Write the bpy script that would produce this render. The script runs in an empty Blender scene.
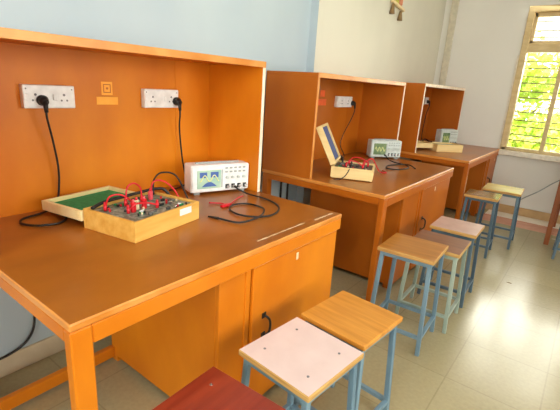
import bpy, bmesh, math, random
from mathutils import Vector, Matrix
random.seed(7)
S = bpy.context.scene
COL = S.collection
R = math.radians

# ------------------------------------------------------------------ materials
def srgb(r, g, b):
    f = lambda c: (c/12.92 if c <= 0.04045 else ((c+0.055)/1.055)**2.4)
    return (f(r/255), f(g/255), f(b/255), 1)

def base_mat(name):
    m = bpy.data.materials.new(name); m.use_nodes = True
    return m, m.node_tree.nodes, m.node_tree.links, m.node_tree.nodes['Principled BSDF']

def noise_mat(name, c1, c2, rough=0.5, scale=(6, 6, 6), detail=4, metal=0, coat=0, bump=0, nscale=1.0, lo=0.35, hi=0.65, rvar=0.0, spec=0.5):
    """two tones of the material's own colour mixed by stretched noise"""
    m, n, l, p = base_mat(name)
    tc = n.new('ShaderNodeTexCoord'); mp = n.new('ShaderNodeMapping'); mp.inputs['Scale'].default_value = scale
    l.new(tc.outputs['Object'], mp.inputs['Vector'])
    nz = n.new('ShaderNodeTexNoise'); nz.inputs['Scale'].default_value = nscale; nz.inputs['Detail'].default_value = detail
    l.new(mp.outputs['Vector'], nz.inputs['Vector'])
    cr = n.new('ShaderNodeValToRGB'); cr.color_ramp.elements[0].position = lo; cr.color_ramp.elements[1].position = hi
    cr.color_ramp.elements[0].color = c1; cr.color_ramp.elements[1].color = c2
    l.new(nz.outputs['Fac'], cr.inputs['Fac']); l.new(cr.outputs['Color'], p.inputs['Base Color'])
    p.inputs['Roughness'].default_value = rough; p.inputs['Metallic'].default_value = metal
    p.inputs['Coat Weight'].default_value = coat; p.inputs['Coat Roughness'].default_value = 0.15
    p.inputs['Specular IOR Level'].default_value = spec
    if rvar:
        mr = n.new('ShaderNodeMapRange'); mr.inputs['To Min'].default_value = rough-rvar; mr.inputs['To Max'].default_value = rough+rvar
        l.new(nz.outputs['Fac'], mr.inputs['Value']); l.new(mr.outputs['Result'], p.inputs['Roughness'])
    if bump:
        b = n.new('ShaderNodeBump'); b.inputs['Strength'].default_value = bump; b.inputs['Distance'].default_value = 0.002
        l.new(nz.outputs['Fac'], b.inputs['Height']); l.new(b.outputs['Normal'], p.inputs['Normal'])
    return m

def plain(name, c, rough=0.5, metal=0, coat=0):
    v = 0.86
    return noise_mat(name, (c[0]*v, c[1]*v, c[2]*v, 1), c, rough, (25, 25, 25), 2, metal, coat)

def emit_mat(name, c, strength):
    m, n, l, p = base_mat(name)
    p.inputs['Base Color'].default_value = c; p.inputs['Emission Color'].default_value = c
    p.inputs['Emission Strength'].default_value = strength
    p.inputs['Roughness'].default_value = 0.25
    return m

M = {}
M['varnish'] = noise_mat('orange_varnish', srgb(202, 110, 12), srgb(222, 132, 22), 0.42, (3, 3, 1.6), 9, coat=0.0, rvar=0.08, spec=0.3)
M['varnish_shaded'] = noise_mat('shaded_orange_varnish', srgb(172, 88, 12), srgb(186, 100, 18), 0.42, (3, 3, 1.6), 9, coat=0.0, rvar=0.08, spec=0.3)  # orange varnish darkened for the dimmer light on the farther desks
M['edge'] = noise_mat('worn_edge_band', srgb(204, 124, 40), srgb(222, 150, 72), 0.4, (2, 8, 8), 5, coat=0.1)
M['top'] = noise_mat('brown_desk_laminate', srgb(146, 82, 24), srgb(176, 104, 32), 0.30, (5, 2.2, 3), 8, rvar=0.05, lo=0.3, hi=0.7)
M['cream_edge'] = noise_mat('chipped_cream_edge', srgb(235, 205, 170), srgb(250, 235, 215), 0.5, (40, 40, 9), 4)
M['scuff'] = noise_mat('scuffed_laminate', srgb(205, 165, 110), srgb(245, 225, 190), 0.5, (30, 12, 30), 5)
M['dark_metal'] = plain('dark_metal', srgb(52, 46, 42), 0.4, 0.6)
M['chrome'] = plain('bright_metal', srgb(190, 190, 190), 0.25, 0.9)
M['white_plastic'] = plain('white_plastic', srgb(244, 242, 240), 0.35)
M['grey_plastic'] = plain('grey_plastic', srgb(208, 216, 212), 0.4)
M['mid_grey'] = plain('button_grey', srgb(168, 174, 172), 0.4)
M['black'] = plain('black_rubber', srgb(28, 26, 27), 0.45)
M['hole'] = plain('socket_hole_grey', srgb(120, 115, 118), 0.6)
M['red'] = plain('red_insulation', srgb(214, 28, 40), 0.4)
M['red_pale'] = plain('pale_red_plug', srgb(232, 80, 90), 0.4)
M['cream_plug'] = plain('cream_terminal', srgb(240, 220, 180), 0.4)
M['sticker'] = noise_mat('orange_sticker', srgb(255, 170, 40), srgb(255, 182, 56), 0.5, (20, 20, 20), 2)
M['sticker_line'] = plain('sticker_outline', srgb(196, 104, 14), 0.5)
M['sticker_red'] = plain('red_orange_sticker', srgb(240, 96, 22), 0.5)
M['pine'] = noise_mat('pale_pine', srgb(214, 156, 66), srgb(232, 184, 96), 0.45, (3, 26, 26), 5, coat=0.1)
M['pine_pale'] = noise_mat('pale_pine_inner', srgb(238, 214, 150), srgb(248, 232, 180), 0.5, (3, 20, 20), 4)
M['cream_wood'] = noise_mat('cream_wood', srgb(226, 194, 128), srgb(240, 212, 152), 0.45, (3, 22, 22), 4)
M['felt'] = noise_mat('green_felt', srgb(38, 132, 78), srgb(52, 150, 92), 0.8, (60, 60, 60), 3)
M['navy'] = noise_mat('navy_lining', srgb(34, 50, 112), srgb(46, 66, 132), 0.6, (30, 30, 30), 3)
M['pcb'] = noise_mat('grey_green_panel', srgb(92, 108, 92), srgb(160, 168, 156), 0.4, (55, 55, 55), 4, lo=0.42, hi=0.62)
M['pcb_dark'] = noise_mat('dark_panel', srgb(62, 62, 60), srgb(130, 122, 116), 0.4, (60, 60, 60), 4, lo=0.42, hi=0.62)
M['chip'] = plain('chip_black', srgb(40, 44, 42), 0.4)
M['paper'] = plain('white_label_paper', srgb(246, 246, 242), 0.7)
M['screen'] = noise_mat('display_glass', srgb(150, 190, 176), srgb(190, 214, 186), 0.15, (9, 9, 9), 3)
M['screen_blue'] = emit_mat('display_blue', srgb(66, 92, 150), 0.25)
M['screen_yellow'] = emit_mat('display_trace', srgb(206, 206, 130), 0.3)
M['screen_dark'] = noise_mat('display_dark', srgb(96, 120, 84), srgb(130, 150, 104), 0.2, (30, 30, 30), 3)
M['blue_paint'] = noise_mat('blue_grey_paint', srgb(98, 126, 144), srgb(116, 144, 160), 0.42, (12, 12, 5), 4, lo=0.3, hi=0.6)
M['slate_paint'] = noise_mat('slate_blue_paint', srgb(66, 88, 104), srgb(84, 106, 120), 0.42, (12, 12, 5), 4)
M['pale_paint'] = noise_mat('pale_green_grey_paint', srgb(140, 156, 144), srgb(160, 174, 160), 0.42, (12, 12, 5), 4)
def seat(name, a, b, rough, sx=3, sy=30): M[name] = noise_mat(name, srgb(*a), srgb(*b), rough, (sx, sy, 20), 6)
seat('mahogany_laminate', (128, 40, 22), (150, 54, 30), 0.32, 30, 4)
seat('pink_white_laminate', (220, 194, 188), (228, 204, 198), 0.4, 8, 8)
seat('oak_laminate', (196, 128, 44), (218, 150, 62), 0.34, 4, 40)
seat('tan_laminate', (166, 106, 36), (184, 122, 48), 0.3, 4, 34)
seat('dark_brown_laminate', (116, 66, 34), (136, 80, 42), 0.32, 4, 30)
seat('mauve_laminate', (186, 146, 132), (200, 162, 146), 0.4, 8, 8)
seat('honey_laminate_sheen', (196, 168, 96), (212, 186, 112), 0.22, 4, 30)  # honey laminate lightened, window reflection put into the colour
seat('honey_laminate', (128, 92, 44), (150, 110, 54), 0.16, 4, 30)
M['ply'] = noise_mat('plywood_edge', srgb(176, 128, 66), srgb(204, 160, 92), 0.6, (6, 6, 120), 3)
M['wall_blue'] = noise_mat('pale_blue_wall_paint', srgb(176, 192, 202), srgb(188, 202, 208), 0.75, (1.2, 1.2, 0.8), 5)
M['wall_cream'] = noise_mat('warm_lit_wall_tone', srgb(214, 210, 192), srgb(226, 222, 204), 0.75, (1.2, 1.2, 0.8), 5)  # same wall as the blue part, warm light put into its colour
M['wall_grey'] = noise_mat('off_white_wall_paint', srgb(228, 226, 218), srgb(236, 234, 226), 0.75, (1, 1, 0.8), 5)
M['ceiling'] = noise_mat('ceiling_paint', srgb(232, 232, 228), srgb(240, 240, 236), 0.8, (1, 1, 1), 3)
M['skirting'] = noise_mat('beige_skirting_tile', srgb(196, 180, 150), srgb(212, 198, 170), 0.35, (7, 7, 7), 4)
M['skirting_tan'] = noise_mat('tan_skirting_tile', srgb(188, 152, 104), srgb(206, 170, 122), 0.35, (7, 7, 7), 4)
M['strip_white'] = noise_mat('white_floor_strip', srgb(246, 240, 226), srgb(252, 248, 238), 0.25, (8, 8, 8), 3)
M['leg_brown'] = noise_mat('dark_brown_varnish', srgb(132, 66, 20), srgb(146, 76, 26), 0.45, (3, 3, 1.2), 5)
M['strip_red'] = noise_mat('pink_red_border_tile', srgb(204, 142, 118), srgb(216, 158, 134), 0.25, (8, 8, 8), 3)
M['win_frame'] = noise_mat('tan_painted_window_wood', srgb(206, 180, 126), srgb(222, 198, 148), 0.5, (6, 6, 20), 4)
M['win_white'] = plain('white_window_trim', srgb(238, 230, 212), 0.5)
M['grille'] = plain('window_grille_paint', srgb(120, 108, 70), 0.5)
M['duct'] = plain('tan_conduit', srgb(214, 206, 184), 0.6)
M['leaf'] = None
M['bark'] = noise_mat('bark', srgb(96, 78, 52), srgb(126, 104, 72), 0.9, (20, 20, 6), 5)
M['grass'] = noise_mat('ground_grass', srgb(120, 140, 60), srgb(160, 172, 90), 0.9, (6, 6, 6), 5)
M['yellow_cloth'] = plain('yellow_green_cloth', srgb(196, 190, 74), 0.8)
M['coral_cloth'] = plain('coral_cloth', srgb(220, 140, 104), 0.8)
M['brown_cloth'] = plain('brown_tassel', srgb(146, 118, 78), 0.8)
M['cream_cloth'] = plain('cream_trim', srgb(238, 216, 166), 0.8)

def leaf_mat():
    m, n, l, p = base_mat('sunlit_leaf')
    tc = n.new('ShaderNodeTexCoord'); nz = n.new('ShaderNodeTexNoise'); nz.inputs['Scale'].default_value = 2.5
    l.new(tc.outputs['Object'], nz.inputs['Vector'])
    cr = n.new('ShaderNodeValToRGB'); cr.color_ramp.elements[0].position = 0.35; cr.color_ramp.elements[1].position = 0.65
    cr.color_ramp.elements[0].color = srgb(160, 190, 60); cr.color_ramp.elements[1].color = srgb(224, 228, 120)
    l.new(nz.outputs['Fac'], cr.inputs['Fac']); l.new(cr.outputs['Color'], p.inputs['Base Color'])
    p.inputs['Roughness'].default_value = 0.6
    tr = n.new('ShaderNodeBsdfTranslucent'); l.new(cr.outputs['Color'], tr.inputs['Color'])
    mx = n.new('ShaderNodeMixShader'); mx.inputs[0].default_value = 0.45
    l.new(p.outputs[0], mx.inputs[1]); l.new(tr.outputs[0], mx.inputs[2])
    l.new(mx.outputs[0], n['Material Output'].inputs['Surface'])
    return m
M['leaf'] = leaf_mat()

def glass_mat():
    m, n, l, p = base_mat('window_glass'); n.remove(p)
    tr = n.new('ShaderNodeBsdfTransparent'); tr.inputs[0].default_value = (0.97, 0.98, 0.96, 1)
    gl = n.new('ShaderNodeBsdfGlossy'); gl.inputs['Roughness'].default_value = 0.03
    fr = n.new('ShaderNodeFresnel'); fr.inputs[0].default_value = 1.45
    mx = n.new('ShaderNodeMixShader'); l.new(fr.outputs[0], mx.inputs[0]); l.new(tr.outputs[0], mx.inputs[1]); l.new(gl.outputs[0], mx.inputs[2])
    l.new(mx.outputs[0], n['Material Output'].inputs['Surface'])
    return m
M['glass'] = glass_mat()

def floor_mat():
    m, n, l, p = base_mat('polished_mosaic_tile')
    tc = n.new('ShaderNodeTexCoord'); mp = n.new('ShaderNodeMapping'); mp.inputs['Location'].default_value = (0.12, 0.08, 0)
    l.new(tc.outputs['Object'], mp.inputs['Vector'])
    br = n.new('ShaderNodeTexBrick'); br.offset = 0; br.inputs['Scale'].default_value = 1
    br.inputs['Brick Width'].default_value = 0.4; br.inputs['Row Height'].default_value = 0.4
    br.inputs['Mortar Size'].default_value = 0.004; br.inputs['Mortar Smooth'].default_value = 0.3; br.inputs['Bias'].default_value = 0
    br.inputs['Color1'].default_value = srgb(174, 161, 124); br.inputs['Color2'].default_value = srgb(168, 155, 118)
    br.inputs['Mortar'].default_value = srgb(158, 145, 110)
    l.new(mp.outputs['Vector'], br.inputs['Vector'])
    nz = n.new('ShaderNodeTexNoise'); nz.inputs['Scale'].default_value = 55; nz.inputs['Detail'].default_value = 4
    l.new(tc.outputs['Object'], nz.inputs['Vector'])
    nz2 = n.new('ShaderNodeTexNoise'); nz2.inputs['Scale'].default_value = 1.6; nz2.inputs['Detail'].default_value = 5
    l.new(tc.outputs['Object'], nz2.inputs['Vector'])
    cr = n.new('ShaderNodeValToRGB'); cr.color_ramp.elements[0].position = 0.3; cr.color_ramp.elements[1].position = 0.7
    cr.color_ramp.elements[0].color = (0.88, 0.88, 0.88, 1); cr.color_ramp.elements[1].color = (1, 1, 1, 1)
    l.new(nz.outputs['Fac'], cr.inputs['Fac'])
    mx = n.new('ShaderNodeMix'); mx.data_type = 'RGBA'; mx.blend_type = 'MULTIPLY'; mx.inputs[0].default_value = 1
    l.new(br.outputs['Color'], mx.inputs[6]); l.new(cr.outputs['Color'], mx.inputs[7])
    l.new(mx.outputs[2], p.inputs['Base Color'])
    mr = n.new('ShaderNodeMapRange'); mr.inputs['From Min'].default_value = 0.3; mr.inputs['From Max'].default_value = 0.7
    mr.inputs['To Min'].default_value = 0.16; mr.inputs['To Max'].default_value = 0.28
    l.new(nz2.outputs['Fac'], mr.inputs['Value']); l.new(mr.outputs['Result'], p.inputs['Roughness'])
    return m
M['floor'] = floor_mat()

# ------------------------------------------------------------------ mesh helpers
def B(): return bmesh.new()

def box(bm, lo, hi, bev=0.0, mat=0, rot=None, seg=1):
    """axis-aligned box lo..hi, optional bevel; rot = (Matrix, pivot)"""
    t = bmesh.new()
    bmesh.ops.create_cube(t, size=1)
    c = [(lo[i]+hi[i])/2 for i in range(3)]; s = [max(hi[i]-lo[i], 1e-5) for i in range(3)]
    for v in t.verts: v.co = Vector((v.co.x*s[0]+c[0], v.co.y*s[1]+c[1], v.co.z*s[2]+c[2]))
    if bev > 0:
        bmesh.ops.bevel(t, geom=list(t.edges), offset=min(bev, 0.45*min(s)), segments=seg, profile=0.5, affect='EDGES')
    if rot:
        for v in t.verts: v.co = rot[0] @ (v.co - rot[1]) + rot[1]
    return merge(bm, t, mat)

def merge(bm, t, mat=0):
    for f in t.faces: f.material_index = mat
    me = bpy.data.meshes.new('tmp'); t.to_mesh(me); t.free()
    n0 = len(bm.faces)
    bm.from_mesh(me); bpy.data.meshes.remove(me)
    return bm

def cyl(bm, p0, p1, r0, r1=None, n=16, mat=0, caps=True):
    r1 = r0 if r1 is None else r1
    p0, p1 = Vector(p0), Vector(p1); d = (p1-p0)
    t = bmesh.new()
    bmesh.ops.create_cone(t, cap_ends=caps, segments=n, radius1=r0, radius2=r1, depth=d.length)
    q = d.to_track_quat('Z', 'Y').to_matrix()
    for v in t.verts: v.co = q @ v.co + (p0+p1)/2
    for f in t.faces:
        if len(f.verts) == 4: f.smooth = True
    return merge(bm, t, mat)

def bar(bm, p0, p1, w, h=None, up=(0, 0, 1), bev=0.002, mat=0):
    """square section bar between two points"""
    h = w if h is None else h
    p0, p1 = Vector(p0), Vector(p1); d = p1-p0; L = d.length; z = d.normalized()
    x = Vector(up).cross(z)
    if x.length < 1e-4: x = Vector((1, 0, 0)).cross(z)
    x.normalize(); y = z.cross(x)
    t = bmesh.new(); bmesh.ops.create_cube(t, size=1)
    for v in t.verts: v.co = Vector((v.co.x*w, v.co.y*h, v.co.z*L))
    if bev: bmesh.ops.bevel(t, geom=list(t.edges), offset=bev, segments=1, affect='EDGES')
    m = Matrix((x, y, z)).transposed()
    for v in t.verts: v.co = m @ v.co + (p0+p1)/2
    return merge(bm, t, mat)

def spline(pts, n=10):
    """Catmull-Rom through the points"""
    P = [Vector(p) for p in pts]; P = [P[0]*2-P[1]] + P + [P[-1]*2-P[-2]]
    out = []
    for i in range(1, len(P)-2):
        a, b, c, d = P[i-1:i+3]
        for k in range(n):
            t = k/n
            out.append(0.5*((2*b)+(c-a)*t+(2*a-5*b+4*c-d)*t*t+(3*b-a-3*c+d)*t**3))
    out.append(P[-2]); return out

def tube(bm, pts, r, n=8, mat=0, smooth=True, sub=10):
    P = spline(pts, sub) if smooth else [Vector(p) for p in pts]
    rings = []; prev = None
    for i, p in enumerate(P):
        t = (P[min(i+1, len(P)-1)]-P[max(i-1, 0)]).normalized()
        if prev is None:
            x = t.orthogonal().normalized()
        else:
            x = (prev - t*prev.dot(t))
            x = x.normalized() if x.length > 1e-6 else t.orthogonal().normalized()
        prev = x; y = t.cross(x)
        rings.append([bm.verts.new(p + (x*math.cos(2*math.pi*k/n)+y*math.sin(2*math.pi*k/n))*r) for k in range(n)])
    for a, b in zip(rings, rings[1:]):
        for k in range(n):
            f = bm.faces.new((a[k], a[(k+1) % n], b[(k+1) % n], b[k])); f.smooth = True; f.material_index = mat
    for q, rev in ((rings[0], True), (rings[-1], False)):
        f = bm.faces.new(list(reversed(q)) if rev else q); f.material_index = mat
    return bm

def obj(name, bm, mats, parent=None):
    bmesh.ops.recalc_face_normals(bm, faces=list(bm.faces))
    me = bpy.data.meshes.new(name); bm.to_mesh(me); bm.free()
    for m in (mats if isinstance(mats, (list, tuple)) else [mats]):
        me.materials.append(M[m] if isinstance(m, str) else m)
    o = bpy.data.objects.new(name, me); COL.objects.link(o)
    if parent is not None: o.parent = parent
    return o

def tag(o, label=None, cat=None, group=None, kind=None):
    if label: o['label'] = label
    if cat: o['category'] = cat
    if group: o['group'] = group
    if kind: o['kind'] = kind
    return o

def thing(name, label, cat, loc=(0, 0, 0), rz=0, group=None):
    o = bpy.data.objects.new(name, None); o.empty_display_size = 0.05; COL.objects.link(o)
    o.location = loc; o.rotation_euler = (0, 0, rz)
    return tag(o, label, cat, group)

def struct(name, bm, mats, parent=None):
    o = obj(name, bm, mats, parent)
    if parent is None: o['kind'] = 'structure'
    return o

def dup(root):
    kids = lambda o: [k for k in COL.objects if k.parent == o]
    def cp(o, par):
        c = o.copy(); COL.objects.link(c)
        if par is not None: c.parent = par
        for k in kids(o): cp(k, c)
        return c
    return cp(root, None)

# ------------------------------------------------------------------ dimensions
H = 0.764           # desk height
D = 0.9285          # desk depth
HD = 0.4052         # hutch depth
HZ = 1.430          # hutch top
W = 5.18            # end wall
XR = 4.6            # right wall
YB = -2.4           # wall behind the camera
ZC = 3.1
Y1, L1 = 0.0, 1.2996
Y2, L2 = 1.7989, 1.4036
Y3, L3 = 3.7042, 1.4542
WB = -0.07          # near part of the left wall is set back
YS = 2.36           # where the thicker wall starts

# ------------------------------------------------------------------ room shell
b = B(); box(b, (-0.4, YB-0.2, -0.1), (XR+0.2, W+0.2, 0)); struct('floor', b, 'floor')
b = B(); box(b, (-0.4, YB-0.2, ZC), (XR+0.2, W+0.2, ZC+0.1)); struct('ceiling', b, 'ceiling')
b = B(); box(b, (-0.3, YB, 0), (WB, YS, ZC), mat=0); box(b, (-0.3, YS, 0), (-0.001, W, ZC), mat=1)
for f in b.faces:
    if f.normal.y < -0.9 and abs(f.calc_center_median().y-YS) < 1e-3: f.material_index = 0
struct('wall_left', b, ['wall_blue', 'wall_cream'])
# end wall with window opening
WX0, WX1, WZ0, WZ1 = 0.93, 2.16, 0.76, 2.33
b = B()
box(b, (-0.3, W, 0), (WX0, W+0.2, ZC)); box(b, (WX1, W, 0), (XR+0.2, W+0.2, ZC))
box(b, (WX0, W, 0), (WX1, W+0.2, WZ0)); box(b, (WX0, W, WZ1), (WX1, W+0.2, ZC))
struct('wall_end', b, 'wall_grey')
BW = (0.9, 3.5)  # opening added in the unseen back wall for the fill light
b = B(); box(b, (-0.3, YB-0.2, 0), (BW[0], YB, ZC)); box(b, (BW[1], YB-0.2, 0), (XR+0.2, YB, ZC))
box(b, (BW[0], YB-0.2, 0), (BW[1], YB, 0.85)); box(b, (BW[0], YB-0.2, 2.45), (BW[1], YB, ZC)); struct('wall_back', b, 'wall_grey')
# right wall with two window openings (outside the frame, the room's daylight)
RW = [(-1.6, 0.4), (1.2, 3.2)]
b = B()
ys = [YB, RW[0][0], RW[0][1], RW[1][0], RW[1][1], W]
for y0, y1 in ((ys[0], ys[1]), (ys[2], ys[3]), (ys[4], ys[5])): box(b, (XR, y0, 0), (XR+0.2, y1, ZC))
for y0, y1 in RW: box(b, (XR, y0, 0), (XR+0.2, y1, 0.8)); box(b, (XR, y0, 2.4), (XR+0.2, y1, ZC))
struct('wall_right', b, 'wall_grey')
# skirtings
b = B(); box(b, (WB, YB, 0), (WB+0.012, YS, 0.1), 0.003); box(b, (0, YS-0.012, 0), (0.011, W, 0.1), 0.003)
box(b, (WB, YS-0.012, 0), (0.0, YS, 0.1)); struct('baseboard_left', b, 'skirting')
b = B(); box(b, (0.012, W-0.014, 0), (XR, W, 0.1), 0.003); struct('baseboard_end', b, 'skirting_tan')
b = B(); box(b, (0.95, W-0.26, 0), (XR, W-0.014, 0.003), 0.001); struct('trim_1', b, 'strip_white')  # flat white strip along the foot of the end wall
b = B(); box(b, (0.95, W-0.56, 0), (XR, W-0.26, 0.003), 0.001); struct('trim_2', b, 'strip_red')
# vertical casing in the far corner
b = B(); box(b, (0.075, W-0.03, 0), (0.155, W, ZC), 0.006); struct('trim_3', b, 'duct')

# window_1
FW = 0.055
fr = B()
yf0, yf1 = W-0.02, W+0.09
box(fr, (WX0-0.01, yf0, WZ0), (WX0+FW, yf1, WZ1), 0.006); box(fr, (WX1-FW, yf0, WZ0), (WX1, yf1, WZ1), 0.006)
box(fr, (WX0-0.01, yf0-0.001, WZ1-FW), (WX1, yf1, WZ1+0.01), 0.006); box(fr, (WX0, yf0, WZ0), (WX1, yf1, WZ0+0.035), 0.006)
win = struct('window_1', fr, 'win_frame')
b = B(); box(b, (WX0+FW-0.01, W-0.01, 1.86), (WX1-FW+0.01, W+0.08, 1.955), 0.006); obj('transom_bar', b, 'win_frame', win)
mull = (1.345, 1.745)
for mx_ in mull:
    b = B(); box(b, (mx_-0.022, W-0.005, WZ0+0.03), (mx_+0.022, W+0.075, 1.865), 0.005); obj('mullion', b, 'win_frame', win)
for mx_ in (1.52,):
    b = B(); box(b, (mx_-0.022, W-0.005, 1.95), (mx_+0.022, W+0.075, WZ1-FW+0.005), 0.005); obj('mullion', b, 'win_frame', win)
# inner casement frames of the top lights (the deep wooden box above the transom)
b = B()
for x0, x1 in ((WX0+FW, 1.498), (1.542, WX1-FW)):
    box(b, (x0, W+0.02, 1.955), (x0+0.035, W+0.07, WZ1-FW), 0.004); box(b, (x1-0.035, W+0.02, 1.955), (x1, W+0.07, WZ1-FW), 0.004)
    box(b, (x0, W+0.02, WZ1-FW-0.045), (x1, W+0.07, WZ1-FW), 0.004); box(b, (x0, W+0.02, 1.955), (x1, W+0.07, 1.985), 0.004)
obj('top_sash', b, 'win_frame', win)
b = B(); box(b, (WX0-0.03, W-0.012, WZ0-0.02), (WX0-0.005, W, WZ1-0.5), 0.003); tag(obj('side_trim', b, 'win_white', win), 'white painted side trim')
b = B(); box(b, (WX0-0.02, W-0.07, WZ0-0.06), (WX1+0.03, W+0.06, WZ0), 0.006); tag(obj('window_sill', b, 'win_white', win), 'off white window sill')
b = B(); box(b, (WX0+0.02, W+0.055, WZ0+0.02), (WX1-0.02, W+0.060, WZ1-0.02)); obj('pane', b, 'glass', win)
z = WZ0+0.115
while z < WZ1-0.1:
    for dz in (0, 0.07):
        if not (1.82 < z+dz < 1.97):
            b = B(); box(b, (WX0+0.03, W+0.10, z+dz-0.006), (WX1-0.03, W+0.112, z+dz+0.006)); obj('grille_bar', b, 'grille', win)
    z += 0.165

# right wall windows: frames only
for i, (y0, y1) in enumerate(RW):
    b = B()
    for ya in (y0, (y0+y1)/2-0.03, y1-0.06): box(b, (XR, ya, 0.8), (XR+0.1, ya+0.06, 2.4), 0.005)
    box(b, (XR, y0, 0.8), (XR+0.1, y1, 0.86)); box(b, (XR, y0, 2.34), (XR+0.1, y1, 2.4)); box(b, (XR-0.06, y0, 0.75), (XR+0.1, y1, 0.8))
    w = struct('window_%d' % (i+2), b, 'win_frame')
    b = B(); box(b, (XR+0.05, y0+0.03, 0.83), (XR+0.055, y1-0.03, 2.37)); obj('pane', b, 'glass', w)

b = B()  # unseen back window, added to bring light from behind the camera
for xa in (BW[0], 1.75, 2.6, BW[1]-0.06): box(b, (xa, YB-0.1, 0.85), (xa+0.06, YB, 2.45), 0.005)
box(b, (BW[0], YB-0.1, 0.85), (BW[1], YB, 0.91)); box(b, (BW[0], YB-0.1, 2.39), (BW[1], YB, 2.45))
w = struct('window_4', b, 'win_frame')
b = B(); box(b, (BW[0]+0.03, YB-0.06, 0.88), (BW[1]-0.03, YB-0.055, 2.42)); obj('pane', b, 'glass', w)

# ------------------------------------------------------------------ outdoors
b = B(); box(b, (-12, W+0.25, -0.35), (16, W+30, -0.25)); struct('ground', b, 'grass')
def tree(label, x, y, h, cr, seedv):
    rnd = random.Random(seedv)
    t = thing('tree', label, 'tree', (x, y, -0.25), 0, 'trees outside the window')
    tr = B(); tube(tr, [(0, 0, 0), (0.05, 0.03, h*0.3), (-0.03, 0.02, h*0.6), (0.02, 0, h*0.85)], 0.06, 8)
    for k in range(5):
        a = rnd.uniform(0, 6.28); z0 = h*rnd.uniform(0.3, 0.6)
        tube(tr, [(0, 0, z0), (math.cos(a)*cr*0.4, math.sin(a)*cr*0.4, z0+h*0.12), (math.cos(a)*cr*0.7, math.sin(a)*cr*0.7, z0+h*0.25)], 0.022, 6)
    obj('trunk', tr, 'bark', t)
    f = B()
    blobs = [(rnd.uniform(-1, 1)*cr*0.7, rnd.uniform(-1, 1)*cr*0.5, rnd.uniform(0.22, 0.92)*h, cr*rnd.uniform(0.3, 0.5)) for _ in range(13)]
    for bx, by, bz, br in blobs:
        for _ in range(230):
            v = Vector((rnd.gauss(0, 1), rnd.gauss(0, 1), rnd.gauss(0, 1))).normalized()*br*rnd.uniform(0.55, 1.05)
            c = Vector((bx, by, bz))+v
            if c.z < 0.1: continue
            a = Vector((rnd.gauss(0, 1), rnd.gauss(0, 1), rnd.gauss(0, 1))).normalized(); q = a.orthogonal().normalized()
            s = rnd.uniform(0.06, 0.11)
            vs = [f.verts.new(c-a*s), f.verts.new(c+q*s*0.5+a*0.1*s), f.verts.new(c+a*s), f.verts.new(c-q*s*0.5+a*0.1*s)]
            f.faces.new(vs)
    tag(obj('foliage', f, 'leaf', t), kind='stuff')
tree('bright yellow-green leafy tree outside the left side of the window', 0.0, W+4.2, 2.55, 1.2, 1)
tree('bright yellow-green tree outside behind the window mullion', 1.4, W+7.6, 2.9, 1.5, 5)
tree('sunlit green tree at the far right of the window', 2.6, W+4.4, 2.3, 1.0, 9)

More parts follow.
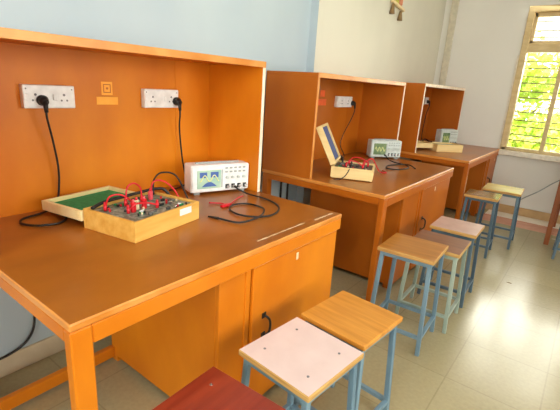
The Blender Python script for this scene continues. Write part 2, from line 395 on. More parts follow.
# ------------------------------------------------------------------ lab desks
SW, ED = 'varnish', 'edge'
def lab_desk(label, y0, L, panel_off, stile_off, wood, sockets, edges, scuffs=(), hz=1.43, group='laboratory desks with partition hoods along the left wall'):
    t = thing('lab_desk', label, 'desk', (0, y0, 0), 0, group); HZ = hz
    lw, lt = 0.056, 0.036
    # table top: brown laminate on top, edge banding round it
    b = B(); box(b, (0, 0, H-0.022), (D, L, H), 0.004)
    b.faces.ensure_lookup_table(); b.normal_update()
    for f in b.faces: f.material_index = 0 if f.normal.z > 0.9 else 1
    obj('tabletop', b, ['top', ED], t)
    b = B()
    box(b, (D-0.024, lw, H-0.077), (D-0.001, L-0.001, H-0.0225), 0.003)      # front apron
    obj('apron', b, wood, t)
    for yy in (0.001, L-0.023):
        b = B(); box(b, (0.06, yy, H-0.062), (D-lt, yy+0.022, H-0.0225), 0.002); obj('end_rail', b, wood, t)
    b = B(); box(b, (D-lt, 0, 0), (D-0.0005, lw, H-0.0225), 0.004); obj('leg', b, wood, t)
    b = B(); box(b, (0.01, 0, 0), (0.06, 0.05, H-0.0225), 0.004); obj('leg', b, wood, t)
    b = B(); box(b, (0.165, 0.0, 0.02), (0.195, panel_off, 0.075), 0.003); box(b, (0.06, 0, 0.02), (0.165, 0.03, 0.075), 0.003)
    obj('foot_rail', b, wood, t)
    # cabinet under the far side
    cf = D-0.03
    b = B()
    box(b, (0.17, panel_off, 0.03), (cf-0.0195, panel_off+0.02, H-0.0225), 0.002)            # side towards the knee space
    box(b, (0.17, L-0.024, 0.03), (cf-0.019, L-0.024+0.02, H-0.0225), 0.002)                # far side
    box(b, (0.17, panel_off+0.02, 0.03), (0.186, L-0.024, H-0.0225))                  # back
    box(b, (0.186, panel_off+0.02, 0.06), (cf-0.002, L-0.024, 0.078))                 # bottom board
    box(b, (cf-0.019, panel_off, 0.03), (cf, stile_off-0.0005, H-0.0225), 0.002)              # fixed front panel
    box(b, (cf-0.018, stile_off, H-0.078), (cf-0.001, L-0.006, H-0.0225))             # top rail
    box(b, (cf-0.018, stile_off, 0.03), (cf-0.001, L-0.006, 0.075))                   # bottom rail
    box(b, (cf-0.018, stile_off, 0.03), (cf-0.001, stile_off+0.06, H-0.0225), 0.001)
    box(b, (cf-0.002, stile_off-0.004, 0.03), (cf+0.006, stile_off+0.022, H-0.079), 0.002)  # stile strip
    obj('cabinet', b, wood, t)
    for px, py in ((0.18, panel_off), (0.18, L-0.06), (cf-0.05, panel_off), (cf-0.05, L-0.06)):
        b = B(); box(b, (px-0.01, py, 0), (px+0.035, py+0.035, 0.032), 0.002); obj('cabinet_foot', b, wood, t)
    b = B(); box(b, (cf, stile_off+0.028, 0.045), (cf+0.016, L-0.008, H-0.085), 0.003)
    b.faces.ensure_lookup_table()
    dr = obj('door', b, wood, t)
    b = B(); box(b, (cf+0.001, stile_off+0.028, H-0.0855), (cf+0.0165, L-0.008, H-0.0805), 0.001); tag(obj('door_top_edge', b, 'scuff', dr), 'scuffed pale top edge of the door')
    hy = stile_off+0.10
    b = B(); tube(b, [(cf+0.012, hy, 0.448), (cf+0.03, hy+0.004, 0.446), (cf+0.04, hy+0.012, 0.428), (cf+0.04, hy+0.012, 0.385), (cf+0.03, hy+0.004, 0.366), (cf+0.012, hy, 0.363)], 0.005, 8)
    box(b, (cf+0.015, hy-0.012, 0.438), (cf+0.019, hy+0.012, 0.462), 0.001); box(b, (cf+0.015, hy-0.012, 0.348), (cf+0.019, hy+0.012, 0.372), 0.001)
    tag(obj('door_handle', b, 'dark_metal', dr), 'dark metal pull handle')
    b = B(); box(b, (cf+0.0155, stile_off+0.30, 0.628), (cf+0.018, stile_off+0.315, 0.66), 0.001); tag(obj('lock_plate', b, 'scuff', dr), 'small pale lock plate')
    # hood: two sides, back and top
    th = 0.02
    b = B(); box(b, (0.0, 0.0, H), (HD, th, HZ-th), 0.002); sl = obj('hood_side', b, wood, t)
    b = B(); box(b, (0.0, L-th, H), (HD, L, HZ-th), 0.002); sr = obj('hood_side', b, wood, t)
    b = B(); box(b, (0.0, th, H), (0.014, L-th, HZ-th)); bk = obj('hood_back', b, wood, t)
    b = B(); box(b, (0.0, 0.0, HZ-th), (HD, L, HZ), 0.002); tp = obj('hood_top', b, wood, t)
    b = B(); box(b, (0.014, L*0.80, H), (0.0165, L*0.80+0.012, HZ-th)); obj('back_batten', b, wood, t)
    b = B(); box(b, (HD, 0.0, HZ-th-0.008), (HD+0.005, L, HZ+0.001), 0.001)
    if 'top' in edges: tag(obj('edge_band', b, 'cream_edge', tp), 'pale chipped edge band')
    else: obj('edge_band', b, ED, tp)
    for side, o_, y in (('left', sl, 0), ('right', sr, L-th)):
        b = B(); box(b, (HD, y, H+0.001), (HD+0.004, y+th, HZ-th-0.009), 0.001)
        if side in edges: tag(obj('edge_band', b, 'cream_edge', o_), 'pale chipped edge band')
        else: obj('edge_band', b, ED, o_)
    for (x0, ya, yb) in scuffs:
        b = B(); n = 14; va, vb = [], []
        for k in range(n+1):
            q = ya+(yb-ya)*k/n; wv = random.uniform(0.002, 0.008)
            va.append(b.verts.new((x0-wv, q, H+0.0006))); vb.append(b.verts.new((x0+wv, q, H+0.0006)))
        for k in range(n): b.faces.new((va[k], vb[k], vb[k+1], va[k+1]))
        tag(obj('scuff', b, 'scuff', t), 'pale scuffed strip on the desktop edge')
    for (sy, sz, w_) in sockets: socket(t, sy-y0, sz, w_)
    return t

def socket(t, y, zc, w=0.205):
    h = 0.09
    b = B(); box(b, (0.014, y-w/2, zc-h/2), (0.044, y+w/2, zc+h/2), 0.004, seg=2)
    pl = tag(obj('socket_plate', b, 'white_plastic', t), 'white power socket plate with switches')
    if w < 0.12: ks = [(-0.0, 0.0)]
    else: ks = [(-0.055, 0), (0.055, 0)]
    for ky, _ in ks:
        b = B()
        for dy, dz, r in ((0, 0.014, 0.005), (-0.011, -0.008, 0.004), (0.011, -0.008, 0.004)):
            cyl(b, (0.0435, y+ky+dy, zc-0.006+dz), (0.0448, y+ky+dy, zc-0.006+dz), r, n=10)
        obj('socket_hole', b, 'hole', pl)
        b = B(); box(b, (0.043, y+ky-0.045, zc-0.014), (0.049, y+ky-0.028, zc+0.012), 0.002); obj('switch', b, 'white_plastic', pl)
    for s in (-1, 1):
        b = B(); cyl(b, (0.0435, y+s*(w/2-0.012), zc+0.03), (0.0446, y+s*(w/2-0.012), zc+0.03), 0.003, n=8); obj('screw', b, 'hole', pl)

desk1 = lab_desk('large orange varnished lab desk nearest the camera, with white socket plates', Y1, L1, 0.52, 0.655, 'varnish',
                 [(0.396, 1.234, 0.20), (0.936, 1.234, 0.205)], ('right',), [(0.882, 0.73, 1.05), (0.892, 1.115, 1.27)], hz=1.444)
desk2 = lab_desk('middle orange lab desk holding the kit with a raised lid', Y2, L2, 0.40, 0.70, 'varnish_shaded',
                 [(2.82, 1.232, 0.26)], ('right',), hz=1.423)
desk3 = lab_desk('far lab desk with shaded varnish, nearest the window wall, with pale hood edges', Y3, L3, 0.98, 1.02, 'varnish_shaded',
                 [(4.92, 1.26, 0.11)], ('left', 'right', 'top'), hz=1.438)
# stickers on the hood backs
def sticker_icon(t, y, z):
    b = B(); box(b, (0.014, y-0.027, z-0.028), (0.0155, y+0.027, z+0.03), 0.0005); box(b, (0.014, y-0.052, z-0.07), (0.0155, y+0.052, z-0.036), 0.0005)
    o = tag(obj('sticker', b, 'sticker', t), 'light orange sticker shaped like a small monitor on a base')
    b = B()
    for lo, hi in (((-.018, .016), (.018, .02)), ((-.018, -.018), (.018, -.014)), ((-.018, -.018), (-.014, .02)), ((.014, -.018), (.018, .02)), ((-.005, -.003), (.006, .006))):
        box(b, (0.0154, y+lo[0], z+lo[1]), (0.0160, y+hi[0], z+hi[1]))
    obj('icon_outline', b, 'sticker_line', o)
sticker_icon(desk1, 0.658, 1.272)
b = B(); box(b, (0.014, 0.66, 1.268), (0.0155, 0.73, 1.318), 0.0005); box(b, (0.014, 0.62, 1.20), (0.0155, 0.76, 1.25), 0.0005)
tag(obj('sticker', b, 'sticker_red', desk2), 'red-orange sticker')
# worn pale chip on the front leg of the far desk
b = B(); box(b, (D-0.0006, 0.030, 0.46), (D+0.0006, 0.040, 0.62)); tag(obj('scuff', b, 'scuff', desk3), 'long pale chip on the front leg')

# ------------------------------------------------------------------ cables
def cord(label, plug_at, pts, r=0.0045, group=None, plug_y=None):
    """mains cord: round plug on the socket plate, then the cord"""
    x, y, z = plug_at
    t = thing('power_cord', label, 'power cord', (x, y, z), 0, group)
    b = B()
    cyl(b, (0.0012, 0, 0), (0.014, 0, 0), 0.021, 0.021, 18); cyl(b, (0.014, 0, 0), (0.034, 0, -0.006), 0.021, 0.013, 18)
    cyl(b, (0.028, 0, -0.002), (0.034, 0, -0.045), 0.011, 0.007, 12)
    obj('plug', b, 'black', t)
    b = B(); tube(b, [(0.033, 0, -0.035), (0.032, 0.001, -0.07)] + [(p[0]-x, p[1]-y, p[2]-z) for p in pts], r, 8)
    obj('cord', b, 'black', t)
    return t
zt = H+0.006
cord('black mains cord looped on the desktop left of the open green-lined box', (0.0445, 0.362, 1.220),
     [(0.06, 0.385, 1.05), (0.05, 0.40, 0.93), (0.042, 0.392, 0.82), (0.05, 0.37, zt+0.01), (0.075, 0.30, zt), (0.10, 0.225, zt), (0.155, 0.20, zt), (0.215, 0.235, zt),
      (0.235, 0.30, zt), (0.20, 0.345, zt), (0.15, 0.36, zt), (0.12, 0.345, zt)])
cord('black mains cord hanging from the second socket plate behind the nearest oscilloscope', (0.0445, 1.02, 1.222),
     [(0.06, 1.03, 1.08), (0.055, 1.05, 0.93), (0.05, 1.07, 0.85), (0.055, 1.08, zt+0.01), (0.085, 1.0, zt), (0.10, 0.93, zt)])
cord('black mains cord drooping beside the middle desk sticker to its desktop', (0.0445, 2.945, 1.222),
     [(0.06, 2.93, 1.08), (0.05, 2.84, 0.96), (0.05, 2.80, 0.87), (0.07, 2.84, 0.79), (0.10, 2.80, zt), (0.12, 2.74, zt)], 0.004)
cord('black mains cord under the far hood', (0.0445, 4.92, 1.25),
     [(0.06, 4.91, 1.1), (0.05, 4.90, 0.9), (0.06, 4.88, 0.80), (0.09, 4.85, zt)], 0.005)
# black cable under the near desk
b = B(); tube(b, [(-0.05, 0.285, 0.62), (-0.05, 0.283, 0.40), (-0.052, 0.280, 0.30), (-0.052, 0.272, 0.20), (-0.054, 0.235, 0.135), (-0.055, 0.17, 0.105), (-0.055, 0.08, 0.10), (-0.055, -0.10, 0.115)], 0.0055, 8)
tag(obj('cable', b, 'black'), 'black cable curving down the wall under the nearest desk', 'cable')
for k, (yy, lab) in enumerate(((2.115, 'left one of two dark upright lines on the wall under the middle desk'), (2.205, 'right one of two dark upright lines on the wall under the middle desk'))):  # two dark upright tubes against the wall
    b = B(); tube(b, [(WB+0.012, yy, 0.74), (WB+0.012, yy+0.004, 0.5), (WB+0.012, yy, 0.25), (WB+0.012, yy-0.004, 0.012)], 0.0085, 8)
    tag(obj('cable', b, 'black'), lab, 'cable')
# cable strung from the far stools to the right-hand desk
b = B(); tube(b, [(1.22, W-0.004, 0.16), (1.30, W-0.004, 0.232), (1.42, W-0.004, 0.33), (1.55, W-0.004, 0.46), (1.72, W-0.004, 0.60)], 0.006, 8)
tag(obj('cable', b, 'mid_grey'), 'thin grey cable slanting across the wall below the window', 'cable')

# ------------------------------------------------------------------ oscilloscopes
def oscilloscope(label, loc, rz, w, h, d, body, screen_style):
    """front face at local y = 0 looking to -Y, x from 0 to w"""
    t = thing('oscilloscope', label, 'oscilloscope', loc, rz, 'oscilloscopes on the lab desks')
    z0 = 0.012
    b = B(); box(b, (0, 0.004, z0), (w, d, z0+h), 0.008, seg=2); box(b, (0.004, -0.004, z0+0.004), (w-0.004, 0.006, z0+h-0.004), 0.004)
    obj('body', b, body, t)
    for fx in (0.02, w-0.05):
        b = B(); box(b, (fx, 0.01, 0), (fx+0.03, 0.03, z0+0.001), 0.002); obj('foot', b, 'mid_grey', t)
    for fx in (0.02, w-0.05):
        b = B(); box(b, (fx, d-0.03, 0), (fx+0.03, d-0.01, z0+0.001), 0.002); obj('foot', b, 'mid_grey', t)
    b = B(); tube(b, [(w*0.15, d*0.5, z0+h), (w*0.16, d*0.5, z0+h+0.003), (w*0.5, d*0.5, z0+h+0.004), (w*0.84, d*0.5, z0+h+0.003), (w*0.85, d*0.5, z0+h)], 0.005, 8); obj('carry_handle', b, 'mid_grey', t)
    sx0, sx1, sz0, sz1 = w*0.09, w*0.49, z0+h*0.16, z0+h*0.82
    b = B(); box(b, (sx0, -0.0065, sz0), (sx1, -0.003, sz1), 0.001)
    sc = tag(obj('screen', b, 'screen' if screen_style == 'wave' else 'screen_dark', t), 'rectangular display')
    cx, cz = (sx0+sx1)/2, (sz0+sz1)/2; sw, sh = sx1-sx0, sz1-sz0
    if screen_style == 'wave':
        b = B()
        for q0, q1 in ((0.10, 0.40), (0.55, 0.88)):
            b = B(); box(b, (sx0+sw*q0, -0.0072, cz+sh*0.10), (sx0+sw*q1, -0.0062, sz1-sh*0.10)); obj('display_field', b, 'screen_blue', sc)
        b = B()
        rim = [b.verts.new((cx-sw*0.32+sw*0.64*k/16, -0.0068, sz0+sh*0.10+sh*0.26*math.sin(math.pi*k/16))) for k in range(17)]
        b.faces.new(rim); obj('display_field', b, 'screen_blue', sc)
        b = B()
        pts = [(cx+sw*(-0.4+0.8*k/24), -0.0078, cz+sh*(0.06+0.17*math.cos(k/24*4*math.pi+math.pi))) for k in range(25)]
        tube(b, pts, 0.0025, 6, smooth=False); obj('display_trace', b, 'screen_yellow', sc)
    else:
        b = B(); pts = [(cx+sw*(-0.4+0.8*k/24), -0.0078, cz+sh*(0.2*math.sin(k/24*6*math.pi))) for k in range(25)]
        tube(b, pts, 0.0018, 6, smooth=False); obj('display_trace', b, 'screen_yellow', sc)
    b = B(); box(b, (w*0.50, -0.006, sz0), (w*0.515, -0.0035, sz1), 0.0005); obj('softkey_strip', b, 'mid_grey', t)
    for r_ in range(2):
        for c_ in range(5):
            x0 = w*(0.56+c_*0.078); zz = z0+h*(0.84-r_*0.14)
            b = B(); box(b, (x0, -0.008, zz), (x0+w*0.045, -0.0035, zz+h*0.06), 0.001); obj('button', b, 'mid_grey', t)
    for c_ in range(4):
        x0 = w*(0.59+c_*0.10); b = B(); cyl(b, (x0, -0.003, z0+h*0.52), (x0, -0.016, z0+h*0.52), h*0.055, h*0.048, 14); obj('knob', b, 'grey_plastic', t)
    for c_ in range(4):
        x0 = w*(0.60+c_*0.105); b = B(); box(b, (x0-w*0.032, -0.006, z0+h*0.10), (x0+w*0.032, -0.0035, z0+h*0.27), 0.001)
        cn = obj('connector_panel', b, 'chip', t)
        b = B(); cyl(b, (x0, -0.004, z0+h*0.185), (x0, -0.02, z0+h*0.185), 0.008, 0.0075, 12); obj('connector', b, 'chrome', cn)
    return t
def scope_at(label, Lp, Rp, h, d, body, style):
    dx, dy = Rp[0]-Lp[0], Rp[1]-Lp[1]
    return oscilloscope(label, (Lp[0], Lp[1], H), math.atan2(dy, dx), math.hypot(dx, dy), h, d, body, style)
sc1 = scope_at('white oscilloscope with blue waveform display on the nearest desk', (0.245, 0.952), (0.352, 1.268), 0.145, 0.10, 'white_plastic', 'wave')
sc2 = scope_at('pale grey oscilloscope on the middle desk', (0.270, 2.960), (0.462, 3.178), 0.15, 0.09, 'grey_plastic', 'dark')
sc3 = scope_at('small white oscilloscope under the far hood', (0.405, 4.50), (0.53, 4.72), 0.185, 0.09, 'grey_plastic', 'dark')

# ------------------------------------------------------------------ trainer kits in wooden boxes
def tray(bm, x0, x1, y0, y1, z0, z1, th, mats=(0, 1), floor_at='bottom', bt=0.006):
    """open tray: four walls + floor"""
    box(bm, (x0, y0, z0), (x1, y0+th, z1), 0.0015, mats[0]); box(bm, (x0, y1-th, z0), (x1, y1, z1), 0.0015, mats[0])
    box(bm, (x0, y0+th, z0), (x0+th, y1-th, z1), 0.0015, mats[0]); box(bm, (x1-th, y0+th, z0), (x1, y1-th, z1), 0.0015, mats[0])
    box(bm, (x0+th, y0+th, z0), (x1-th, y1-th, z0+bt), 0, mats[1])

def components(t, panel, x0, x1, y0, y1, z, n, rnd):
    for k in range(n):
        b = B(); cx, cy = rnd.uniform(x0, x1), rnd.uniform(y0, y1); a, c = rnd.choice([(0.02, 0.008), (0.012, 0.012), (0.03, 0.01), (0.008, 0.02)])
        box(b, (cx-a/2, cy-c/2, z), (cx+a/2, cy+c/2, z+rnd.uniform(0.004, 0.012)), 0.001); obj('chip', b, rnd.choice(['chip', 'chip', 'white_plastic', 'pcb_dark', 'felt']), panel)
    for k in range(n):
        b = B(); cx, cy = rnd.uniform(x0, x1), rnd.uniform(y0, y1); cyl(b, (cx, cy, z), (cx, cy, z+0.01), 0.004, n=10)
        obj('terminal', b, rnd.choice(['chrome', 'red', 'chip', 'cream_plug']), panel)

# kit 1: nearest desk
u = R(100)
K1 = (0.433, 0.549, H)
k1 = thing('trainer_kit', 'open pine box kit with green-lined lid on the nearest desk', 'trainer kit', K1, u, 'electronics trainer kits in wooden boxes')
bw, bd, bh = 0.356, 0.272, 0.078
b = B(); tray(b, -bw/2, bw/2, -bd/2, bd/2, 0, bh, 0.012, (0, 0)); obj('box', b, 'pine', k1)
b = B(); box(b, (-bw/2+0.012, -bd/2+0.012, bh-0.024), (bw/2-0.012, bd/2-0.012, bh-0.010)); pn = tag(obj('panel', b, 'pcb', k1), 'grey-green circuit panel')
components(k1, pn, -bw/2+0.03, bw/2-0.03, -bd/2+0.03, bd/2-0.03, bh-0.010, 24, random.Random(3))
b = B(); box(b, (0.055, -bd/2-0.0012, 0.043), (0.125, -bd/2+0.001, 0.070)); tag(obj('label_plate', b, 'paper', k1), 'blank white label')
b = B(); tray(b, -bw/2-0.006, bw/2-0.03, bd/2+0.004, bd/2+0.242, bh-0.052, bh-0.012, 0.014, (0, 1), bt=0.006)
ld = obj('lid', b, ['pine_pale', 'pine_pale'], k1)
b = B(); box(b, (-bw/2+0.008, bd/2+0.018, bh-0.034), (bw/2-0.044, bd/2+0.228, bh-0.028)); tag(obj('lining', b, 'felt', ld), 'green lining')
for hx in (-0.1, 0.06):
    b = B(); cyl(b, (hx-0.02, bd/2+0.002, bh-0.008), (hx+0.02, bd/2+0.002, bh-0.008), 0.004, n=10); obj('hinge', b, 'dark_metal', k1)

k1m = Matrix.Translation(K1) @ Matrix.Rotation(u, 4, 'Z')
def lead(label, pts, r=0.0035, m=None, mat='red', plugs=(True, True), group='red patch leads'):
    """patch lead: wire + plug at each end; pts in kit coordinates when m given"""
    P = [(m @ Vector(p)) if m is not None else Vector(p) for p in pts]
    o0 = P[0]
    t = thing('patch_lead', label, 'patch lead', tuple(o0), 0, group)
    b = B(); tube(b, [p-o0 for p in P], r, 8); obj('wire', b, mat, t)
    for e, on_ in ((0, plugs[0]), (-1, plugs[1])):
        if on_:
            b = B(); p = P[e]-o0; cyl(b, p+Vector((0, 0, -0.012)), p+Vector((0, 0, 0.012)), 0.0065, 0.0065, 12); cyl(b, p+Vector((0, 0, 0.011)), p+Vector((0, 0, 0.022)), 0.0065, 0.004, 12); obj('plug', b, mat if mat != 'red' else 'red', t)
    return t
zp = bh+0.004
lead('red patch lead making a low arch at the box end nearest the camera', [(-0.13, 0.07, zp), (-0.125, 0.05, zp+0.045), (-0.09, 0.03, zp+0.05), (-0.05, 0.02, zp+0.02), (-0.045, 0.02, zp)], m=k1m)
lead('red patch lead making the tallest arch over the open kit', [(-0.04, 0.06, zp), (-0.03, 0.06, zp+0.06), (0.0, 0.055, zp+0.075), (0.03, 0.05, zp+0.05), (0.035, 0.05, zp)], m=k1m)
lead('red patch lead lying low across the middle of the nearest kit', [(-0.10, -0.02, zp), (-0.07, -0.03, zp+0.02), (-0.02, -0.04, zp+0.015), (0.02, -0.05, zp)], m=k1m)
lead('red patch lead near the right end of the nearest kit', [(0.10, 0.06, zp), (0.105, 0.06, zp+0.05), (0.13, 0.055, zp+0.065), (0.165, 0.03, zp+0.05), (0.20, 0.0, zp-0.01), (0.215, -0.02, -0.03)], m=k1m, plugs=(True, False))
# upright stacking plugs
for i, (x, y, mt, nm) in enumerate(((-0.075, -0.02, 'red', 'red upright stacking plug nearest the box corner'), (-0.045, -0.005, 'cream_plug', 'cream upright stacking plug between two red ones'), (-0.015, -0.015, 'red', 'red upright stacking plug beside the cream one'), (0.09, 0.055, 'red_pale', 'red upright stacking plug near the oscilloscope'))):
    c = k1m @ Vector((x, y, bh-0.010))
    t = thing('stacking_plug', nm, 'plug', tuple(c), u, 'stacking plugs standing in the nearest kit')
    b = B(); box(b, (-0.010, -0.007, 0), (0.010, 0.007, 0.040), 0.003); obj('plug_body', b, mt, t)
    b = B(); cyl(b, (0, 0, 0.040), (0, 0, 0.052), 0.005, 0.004, 10); obj('plug_cap', b, 'red' if mt != 'red' else 'red_pale', t)
lead('thick dark strand along the hinge side of the nearest kit', [(-0.165, 0.10, zp), (-0.10, 0.112, zp+0.008), (0.0, 0.105, zp+0.012), (0.10, 0.112, zp+0.010), (0.165, 0.10, zp+0.012), (0.20, 0.07, zp), (0.235, 0.03, -0.02)], 0.007, k1m, 'black', (False, False), 'dark leads')  # thick black tube along the hinge edge of the box
lead('thin black lead arching from the nearest kit to the white oscilloscope', [(0.15, 0.10, zp), (0.18, 0.12, zp+0.05), (0.24, 0.13, zp+0.07), (0.30, 0.10, zp+0.05), (0.34, 0.07, 0.03), (0.345, 0.06, 0.006)], 0.004, k1m, 'black', (True, False), 'dark leads')
# probe cable and clip lead on the near desktop
b = B(); P = [(0.336, 1.173, H+0.038), (0.37, 1.17, H+0.028), (0.42, 1.19, H+0.010), (0.52, 1.20, zt), (0.62, 1.17, zt), (0.69, 1.11, zt), (0.725, 1.02, zt), (0.70, 0.94, zt), (0.62, 0.905, zt), (0.54, 0.93, zt), (0.50, 1.00, zt), (0.53, 1.06, zt), (0.60, 1.07, zt), (0.665, 1.03, zt+0.006), (0.72, 0.93, zt+0.009), (0.70, 0.83, zt), (0.60, 0.80, zt)]
t = thing('probe_cable', 'dark probe cable coiled on the desk in front of the white oscilloscope', 'probe cable', P[0])
tube(b, [Vector(p)-Vector(P[0]) for p in P], 0.0042, 8); obj('cable', b, 'black', t)
b = B(); cyl(b, (-0.012, 0.004, 0.0), (0.014, -0.002, -0.003), 0.008, 0.006, 12); obj('connector', b, 'dark_metal', t)
q = Vector(P[-1])-Vector(P[0]); b = B(); cyl(b, q, q+Vector((-0.05, -0.012, -0.001)), 0.006, 0.004, 10); obj('probe_tip', b, 'dark_metal', t)
lead('red clip lead lying loose on the desk before the white oscilloscope', [(0.40, 0.93, zt), (0.45, 0.97, zt), (0.50, 0.96, zt), (0.47, 1.02, zt), (0.43, 1.10, zt), (0.42, 1.15, zt)], 0.0035, None, 'red', (False, False))
b = B(); box(b, (0.475, 0.93, H), (0.495, 0.99, H+0.014), 0.003)
t = tag(obj('crocodile_clip', b, 'red'), 'red crocodile clip lying before the white oscilloscope', 'clip')

# kit 2: middle desk, lid standing open
ang = math.atan2(0.109, 0.26)
K2 = (0.47, 1.948, H)
k2 = thing('trainer_kit', 'cream wooden box kit with upright blue-lined lid on the middle desk', 'trainer kit', K2, ang, 'electronics trainer kits in wooden boxes')
bw2, bd2, bh2 = 0.275, 0.27, 0.08
b = B(); tray(b, 0, bw2, 0, bd2, 0.006, bh2, 0.012, (0, 0)); obj('box', b, 'cream_wood', k2)
for fx, fy in ((0.02, 0.02), (bw2-0.02, 0.02), (0.02, bd2-0.02), (bw2-0.02, bd2-0.02)):
    b = B(); cyl(b, (fx, fy, 0), (fx, fy, 0.0065), 0.008, n=10); obj('foot', b, 'black', k2)
b = B(); box(b, (0.012, 0.012, bh2-0.024), (bw2-0.012, bd2-0.012, bh2-0.012)); pn = tag(obj('panel', b, 'pcb_dark', k2), 'dark circuit panel')
components(k2, pn, 0.03, bw2-0.03, 0.03, bd2-0.03, bh2-0.012, 12, random.Random(8))
lid_rot = Matrix.Rotation(R(-14), 4, 'Y')
lb = B(); tray(lb, -0.27, -0.005, 0, bd2, 0, 0.04, 0.016, (0, 0))   # built flat, then swung up about the hinge edge
Rm = Matrix.Translation((-0.002, 0, bh2)) @ Matrix.Rotation(R(63), 4, 'Y')
lb.transform(Rm); lo = obj('lid', lb, 'cream_wood', k2)
b = B(); box(b, (-0.254, 0.016, 0.022), (-0.021, bd2-0.016, 0.028)); b.transform(Rm); tag(obj('lining', b, 'navy', lo), 'navy blue lining')
for hy in (0.06, 0.2):
    b = B(); cyl(b, (-0.002, hy-0.015, bh2), (-0.002, hy+0.015, bh2), 0.004, n=10); obj('hinge', b, 'dark_metal', k2)
k2m = Matrix.Translation(K2) @ Matrix.Rotation(ang, 4, 'Z')
zq = bh2+0.002
lead('red patch lead along the back of the middle kit', [(0.10, 0.20, zq), (0.12, 0.21, zq+0.035), (0.17, 0.20, zq+0.04), (0.22, 0.19, zq+0.02), (0.23, 0.18, zq)], 0.004, k2m)
lead('red patch lead across the front of the middle kit', [(0.09, 0.08, zq), (0.11, 0.09, zq+0.03), (0.16, 0.10, zq+0.025), (0.20, 0.10, zq)], 0.004, k2m)
lead('red lead running off the middle kit to the grey oscilloscope', [(0.20, 0.23, zq), (0.25, 0.28, zq+0.03), (0.31, 0.33, 0.02), (0.36, 0.38, 0.006), (0.33, 0.45, 0.006)], 0.004, k2m, 'red', (True, False))
lead('dark lead hanging over the front of the middle kit', [(0.12, 0.13, zq), (0.13, 0.06, zq+0.02), (0.12, -0.004, bh2-0.01), (0.10, -0.012, 0.03), (0.07, -0.03, 0.006), (0.03, -0.05, 0.006)], 0.003, k2m, 'black', (True, False), 'dark leads')
lead('dark lead heaped behind the middle kit', [(0.05, 0.22, zq), (0.03, 0.30, zq+0.02), (0.05, 0.38, 0.02), (0.14, 0.42, 0.008), (0.10, 0.50, 0.008), (0.0, 0.46, 0.01), (0.02, 0.38, 0.022), (0.12, 0.36, 0.03)], 0.007, k2m, 'black', (True, False), 'dark leads')
b = B(); P = [(0.40, 3.0, H+0.04), (0.44, 2.96, H+0.02), (0.52, 2.93, zt), (0.62, 2.90, zt), (0.69, 2.78, zt), (0.66, 2.64, zt), (0.58, 2.62, zt), (0.54, 2.74, zt), (0.58, 2.86, zt), (0.66, 2.88, zt+0.008), (0.74, 2.80, zt)]
t = thing('probe_cable', 'dark probe cable coiled on the middle desk before the grey oscilloscope', 'probe cable', P[0])
tube(b, [Vector(p)-Vector(P[0]) for p in P], 0.005, 8); obj('cable', b, 'black', t)
b = B(); cyl(b, (-0.02, 0.018, 0.0), (0.0, 0.0, 0.0), 0.008, 0.006, 12); obj('connector', b, 'dark_metal', t)

# kit 3: far desk
ang3 = math.atan2(0.232, 0.211)
K3 = (0.515, 4.05, H)
k3 = thing('trainer_kit', 'low cream box kit opened flat on the far desk', 'trainer kit', K3, ang3, 'electronics trainer kits in wooden boxes')
b = B(); tray(b, 0, 0.30, 0, 0.20, 0, 0.078, 0.012, (0, 0)); obj('box', b, 'cream_wood', k3)
b = B(); box(b, (0.012, 0.012, 0.05), (0.288, 0.188, 0.062)); obj('panel', b, 'pcb', k3)
b = B(); tray(b, -0.20, -0.004, 0.07, 0.27, 0.026, 0.076, 0.014, (0, 0)); l3 = obj('lid', b, 'cream_wood', k3)
b = B(); box(b, (-0.186, 0.084, 0.032), (-0.018, 0.256, 0.035)); obj('lining', b, 'navy', l3)
k3m = Matrix.Translation(K3) @ Matrix.Rotation(ang3, 4, 'Z')
lead('dark lead curled at the back corner of the far kit', [(0.02, 0.17, 0.07), (-0.02, 0.24, 0.10), (0.0, 0.31, 0.05), (0.03, 0.33, 0.01), (-0.05, 0.36, 0.008)], 0.007, k3m, 'black', (True, False), 'dark leads')

# ------------------------------------------------------------------ stools
def stool(label, cx, cy, rz, h, size, seat_mat, paint, edge='ply', screws=False, top_th=0.022, rung=0.10):
    t = thing('stool', label, 'stool', (cx, cy, 0), rz, 'square laboratory stools')
    s = size/2
    b = B(); box(b, (-s, -s, h-top_th), (s, s, h), 0.003)
    b.faces.ensure_lookup_table(); b.normal_update()
    for f in b.faces: f.material_index = 0 if f.normal.z > 0.9 else 1
    st = obj('seat', b, [seat_mat, edge], t)
    if screws:
        for sx in (-1, 1):
            for sy in (-1, 1):
                b = B(); cyl(b, (sx*s*0.62, sy*s*0.55, h), (sx*s*0.62, sy*s*0.55, h+0.001), 0.0045, n=10); obj('screw', b, screws, st)
    a = s-0.024; f_ = s-0.004
    hz = h-top_th
    tb = 0.021
    b = B()
    for p0, p1 in (((-a, -a), (a, -a)), ((a, -a), (a, a)), ((a, a), (-a, a)), ((-a, a), (-a, -a))):
        bar(b, (p0[0], p0[1], hz-0.0125), (p1[0], p1[1], hz-0.0125), 0.025, tb)
    obj('seat_frame', b, paint, t)
    def at(sx, sy, z):
        k = 1-z/hz; r = a+(f_-a)*k
        return Vector((sx*r, sy*r, z))
    for sx, sy in ((-1, -1), (1, -1), (1, 1), (-1, 1)):
        b = B(); bar(b, at(sx, sy, 0), at(sx, sy, hz-0.001), tb, tb, up=(0, 1, 0)); obj('leg', b, paint, t)
    for q0, q1 in (((-1, -1), (1, -1)), ((1, -1), (1, 1)), ((1, 1), (-1, 1)), ((-1, 1), (-1, -1))):
        b = B(); bar(b, at(*q0, rung), at(*q1, rung), 0.019, 0.019); obj('rung', b, paint, t)
    return t
stool('dark red topped stool at the bottom edge, nearest the camera', 1.182, 0.228, R(2), 0.5, 0.285, 'mahogany_laminate', 'blue_paint', 'mahogany_laminate', 'chrome')
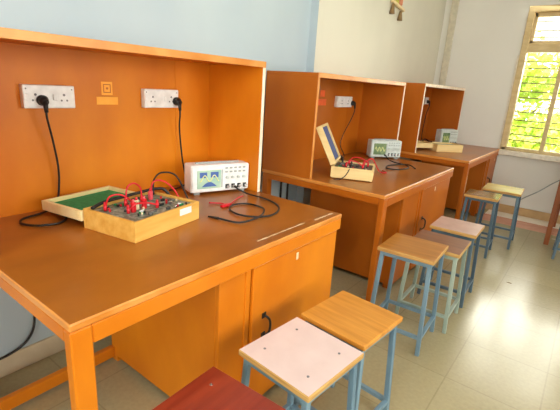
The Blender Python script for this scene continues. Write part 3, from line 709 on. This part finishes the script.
stool('pinkish white topped stool with four screw heads', 1.197, 0.610, R(-5), 0.5, 0.297, 'pink_white_laminate', 'blue_paint', 'ply', 'hole')
stool('orange oak topped stool pushed against the white-topped one', 1.214, 0.930, R(-5), 0.5, 0.285, 'oak_laminate', 'blue_paint', 'oak_laminate')
stool('tan topped blue-legged stool beside the middle desk leg', 1.158, 1.728, R(3), 0.545, 0.298, 'tan_laminate', 'blue_paint', 'ply')
stool('dark brown topped pale-legged stool between the tan and the mauve stools', 1.205, 2.055, R(2), 0.497, 0.30, 'dark_brown_laminate', 'pale_paint', 'ply')
stool('mauve topped stool with slate legs before the middle desk door', 1.205, 2.44, R(2), 0.507, 0.29, 'mauve_laminate', 'slate_paint', 'ply')
stool('darker honey topped stool beside the far desk leg', 1.140, 3.49, R(3), 0.53, 0.27, 'honey_laminate', 'slate_paint', 'ply')
stool('honey topped stool with painted-in sheen, farthest away, near the window wall', 1.225, 3.925, R(3), 0.53, 0.325, 'honey_laminate_sheen', 'slate_paint', 'ply')
stool('slate-legged stool at the right edge beside the brown desk leg', 1.875, 3.97, R(3), 0.50, 0.29, 'tan_laminate', 'slate_paint', 'ply')

# right-hand desk, only a leg in view
t = thing('side_table', 'brown wooden desk at the right edge, only its leg in view', 'desk', (1.63, 4.26, 0))
b = B(); box(b, (0, -0.05, H-0.025), (1.1, 0.75, H), 0.003); obj('tabletop', b, 'top', t)
for x0, y0 in ((0.0, -0.05), (1.05, -0.05), (0.0, 0.70), (1.05, 0.70)):
    b = B(); box(b, (x0, y0, 0), (x0+0.042, y0+0.042, H-0.025), 0.003); obj('leg', b, 'leg_brown', t)
b = B(); box(b, (0.05, -0.045, H-0.10), (1.05, -0.025, H-0.025)); obj('apron', b, 'leg_brown', t)

# small leaf litter on the floor
b = B(); vs = [b.verts.new(p) for p in ((-0.018, 0, 0.003), (0, 0.007, 0.006), (0.02, 0.002, 0.003), (0.002, -0.006, 0.004))]; b.faces.new(vs)
ex = bmesh.ops.extrude_face_region(b, geom=list(b.faces)); bmesh.ops.translate(b, verts=[v for v in ex['geom'] if isinstance(v, bmesh.types.BMVert)], vec=(0, 0, 0.0012))
for v in b.verts: v.co.z -= 0.003
o = tag(obj('leaf', b, 'brown_cloth'), 'small dry leaf on the open floor', 'leaf'); o.location = (1.385, 2.52, 0.0)
o.location = (1.53, 2.97, 0.0)

# ------------------------------------------------------------------ wall hanging
t = thing('wall_hanging', 'small colourful cloth hanging with tassels high on the cream wall', 'wall hanging', (0.0, 3.70, 2.155))
b = B(); box(b, (0.004, -0.10, 0.0), (0.03, 0.01, 0.30), 0.008, seg=2); obj('cloth_half', b, 'yellow_cloth', t)
b = B(); box(b, (0.004, 0.01, 0.0), (0.03, 0.10, 0.30), 0.008, seg=2); obj('cloth_half', b, 'coral_cloth', t)
b = B(); bar(b, (0.022, -0.14, 0.005), (0.022, 0.16, -0.035), 0.03, 0.03, bev=0.006); obj('hem', b, 'cream_cloth', t)
for yy, zz in ((-0.11, -0.02), (0.09, -0.05)):
    b = B(); cyl(b, (0.022, yy, zz), (0.022, yy, zz-0.085), 0.012, 0.026, 12); obj('tassel', b, 'brown_cloth', t)

# ------------------------------------------------------------------ light
wd = bpy.data.worlds.new('World'); S.world = wd; wd.use_nodes = True
n = wd.node_tree.nodes; l = wd.node_tree.links
bg = n['Background']
sky = n.new('ShaderNodeTexSky'); sky.sky_type = 'HOSEK_WILKIE'; sky.turbidity = 6; sky.sun_direction = (-0.5, -0.6, 0.62)
mix = n.new('ShaderNodeMix'); mix.data_type = 'RGBA'; mix.inputs[0].default_value = 0.75
l.new(sky.outputs[0], mix.inputs[6]); mix.inputs[7].default_value = (1.0, 1.0, 0.96, 1)
l.new(mix.outputs[2], bg.inputs['Color']); bg.inputs['Strength'].default_value = 4.0

def area(name, loc, target, sx, sy, power, col):
    d = bpy.data.lights.new(name, 'AREA'); d.shape = 'RECTANGLE'; d.size = sx; d.size_y = sy; d.energy = power; d.color = col
    o = bpy.data.objects.new(name, d); COL.objects.link(o); o.location = loc
    o.rotation_euler = (Vector(target)-Vector(loc)).to_track_quat('-Z', 'Z').to_euler()
    return o
sd = bpy.data.lights.new('sun', 'SUN'); sd.energy = 15; sd.angle = R(1); sd.color = (1, 0.95, 0.85)
so = bpy.data.objects.new('sun', sd); COL.objects.link(so); so.rotation_euler = Vector((0.5, 0.6, -0.75)).to_track_quat('-Z', 'Z').to_euler()
# daylight through the right-hand windows
for i, (y0, y1) in enumerate(RW):
    area('daylight_window_%d' % (i+2), (XR+0.3, (y0+y1)/2, 1.6), (0, (y0+y1)/2, 1.2), 1.6, 1.9, (44, 44)[i], (1, 0.97, 0.92))
area('daylight_window_4', ((BW[0]+BW[1])/2, YB-0.3, 1.7), ((BW[0]+BW[1])/2-0.2, 3, 1.0), 2.4, 1.6, 68, (1, 0.97, 0.92))  # added fill light at the unseen back opening
# daylight through the end window
area('daylight_window_1', ((WX0+WX1)/2, W+0.40, 1.85), ((WX0+WX1)/2-0.1, W-1.6, 0), 1.3, 1.4, 44, (1, 0.97, 0.85))
# ceiling tube light over the aisle near the camera
area('ceiling_tube', (2.4, 0.3, ZC-0.06), (2.3, 0.3, 0), 1.2, 0.1, 22, (0.95, 0.98, 1))

# ------------------------------------------------------------------ camera
cd = bpy.data.cameras.new('camera'); cam = bpy.data.objects.new('camera', cd); COL.objects.link(cam)
C0 = Vector((1.80713, -0.38202, 1.33788)); ya, pi_, ro = R(36.70363), R(-16.37387), R(3.72397)
fw = Vector((-math.sin(ya)*math.cos(pi_), math.cos(ya)*math.cos(pi_), math.sin(pi_)))
r0 = Vector((math.cos(ya), math.sin(ya), 0)); u0 = r0.cross(fw)
rr = r0*math.cos(ro)+u0*math.sin(ro); uu = -r0*math.sin(ro)+u0*math.cos(ro)
mw = Matrix((rr, uu, -fw)).transposed().to_4x4(); mw.translation = C0
cam.matrix_world = mw
cd.sensor_fit = 'HORIZONTAL'; cd.sensor_width = 36; cd.lens = 408.2964/560*36; cd.clip_start = 0.02; cd.clip_end = 200
S.camera = cam
vs_ = S.view_settings; vs_.view_transform = 'Standard'; vs_.look = 'None'; vs_.gamma = 1; vs_.use_curve_mapping = False
vs_.exposure = 0.40
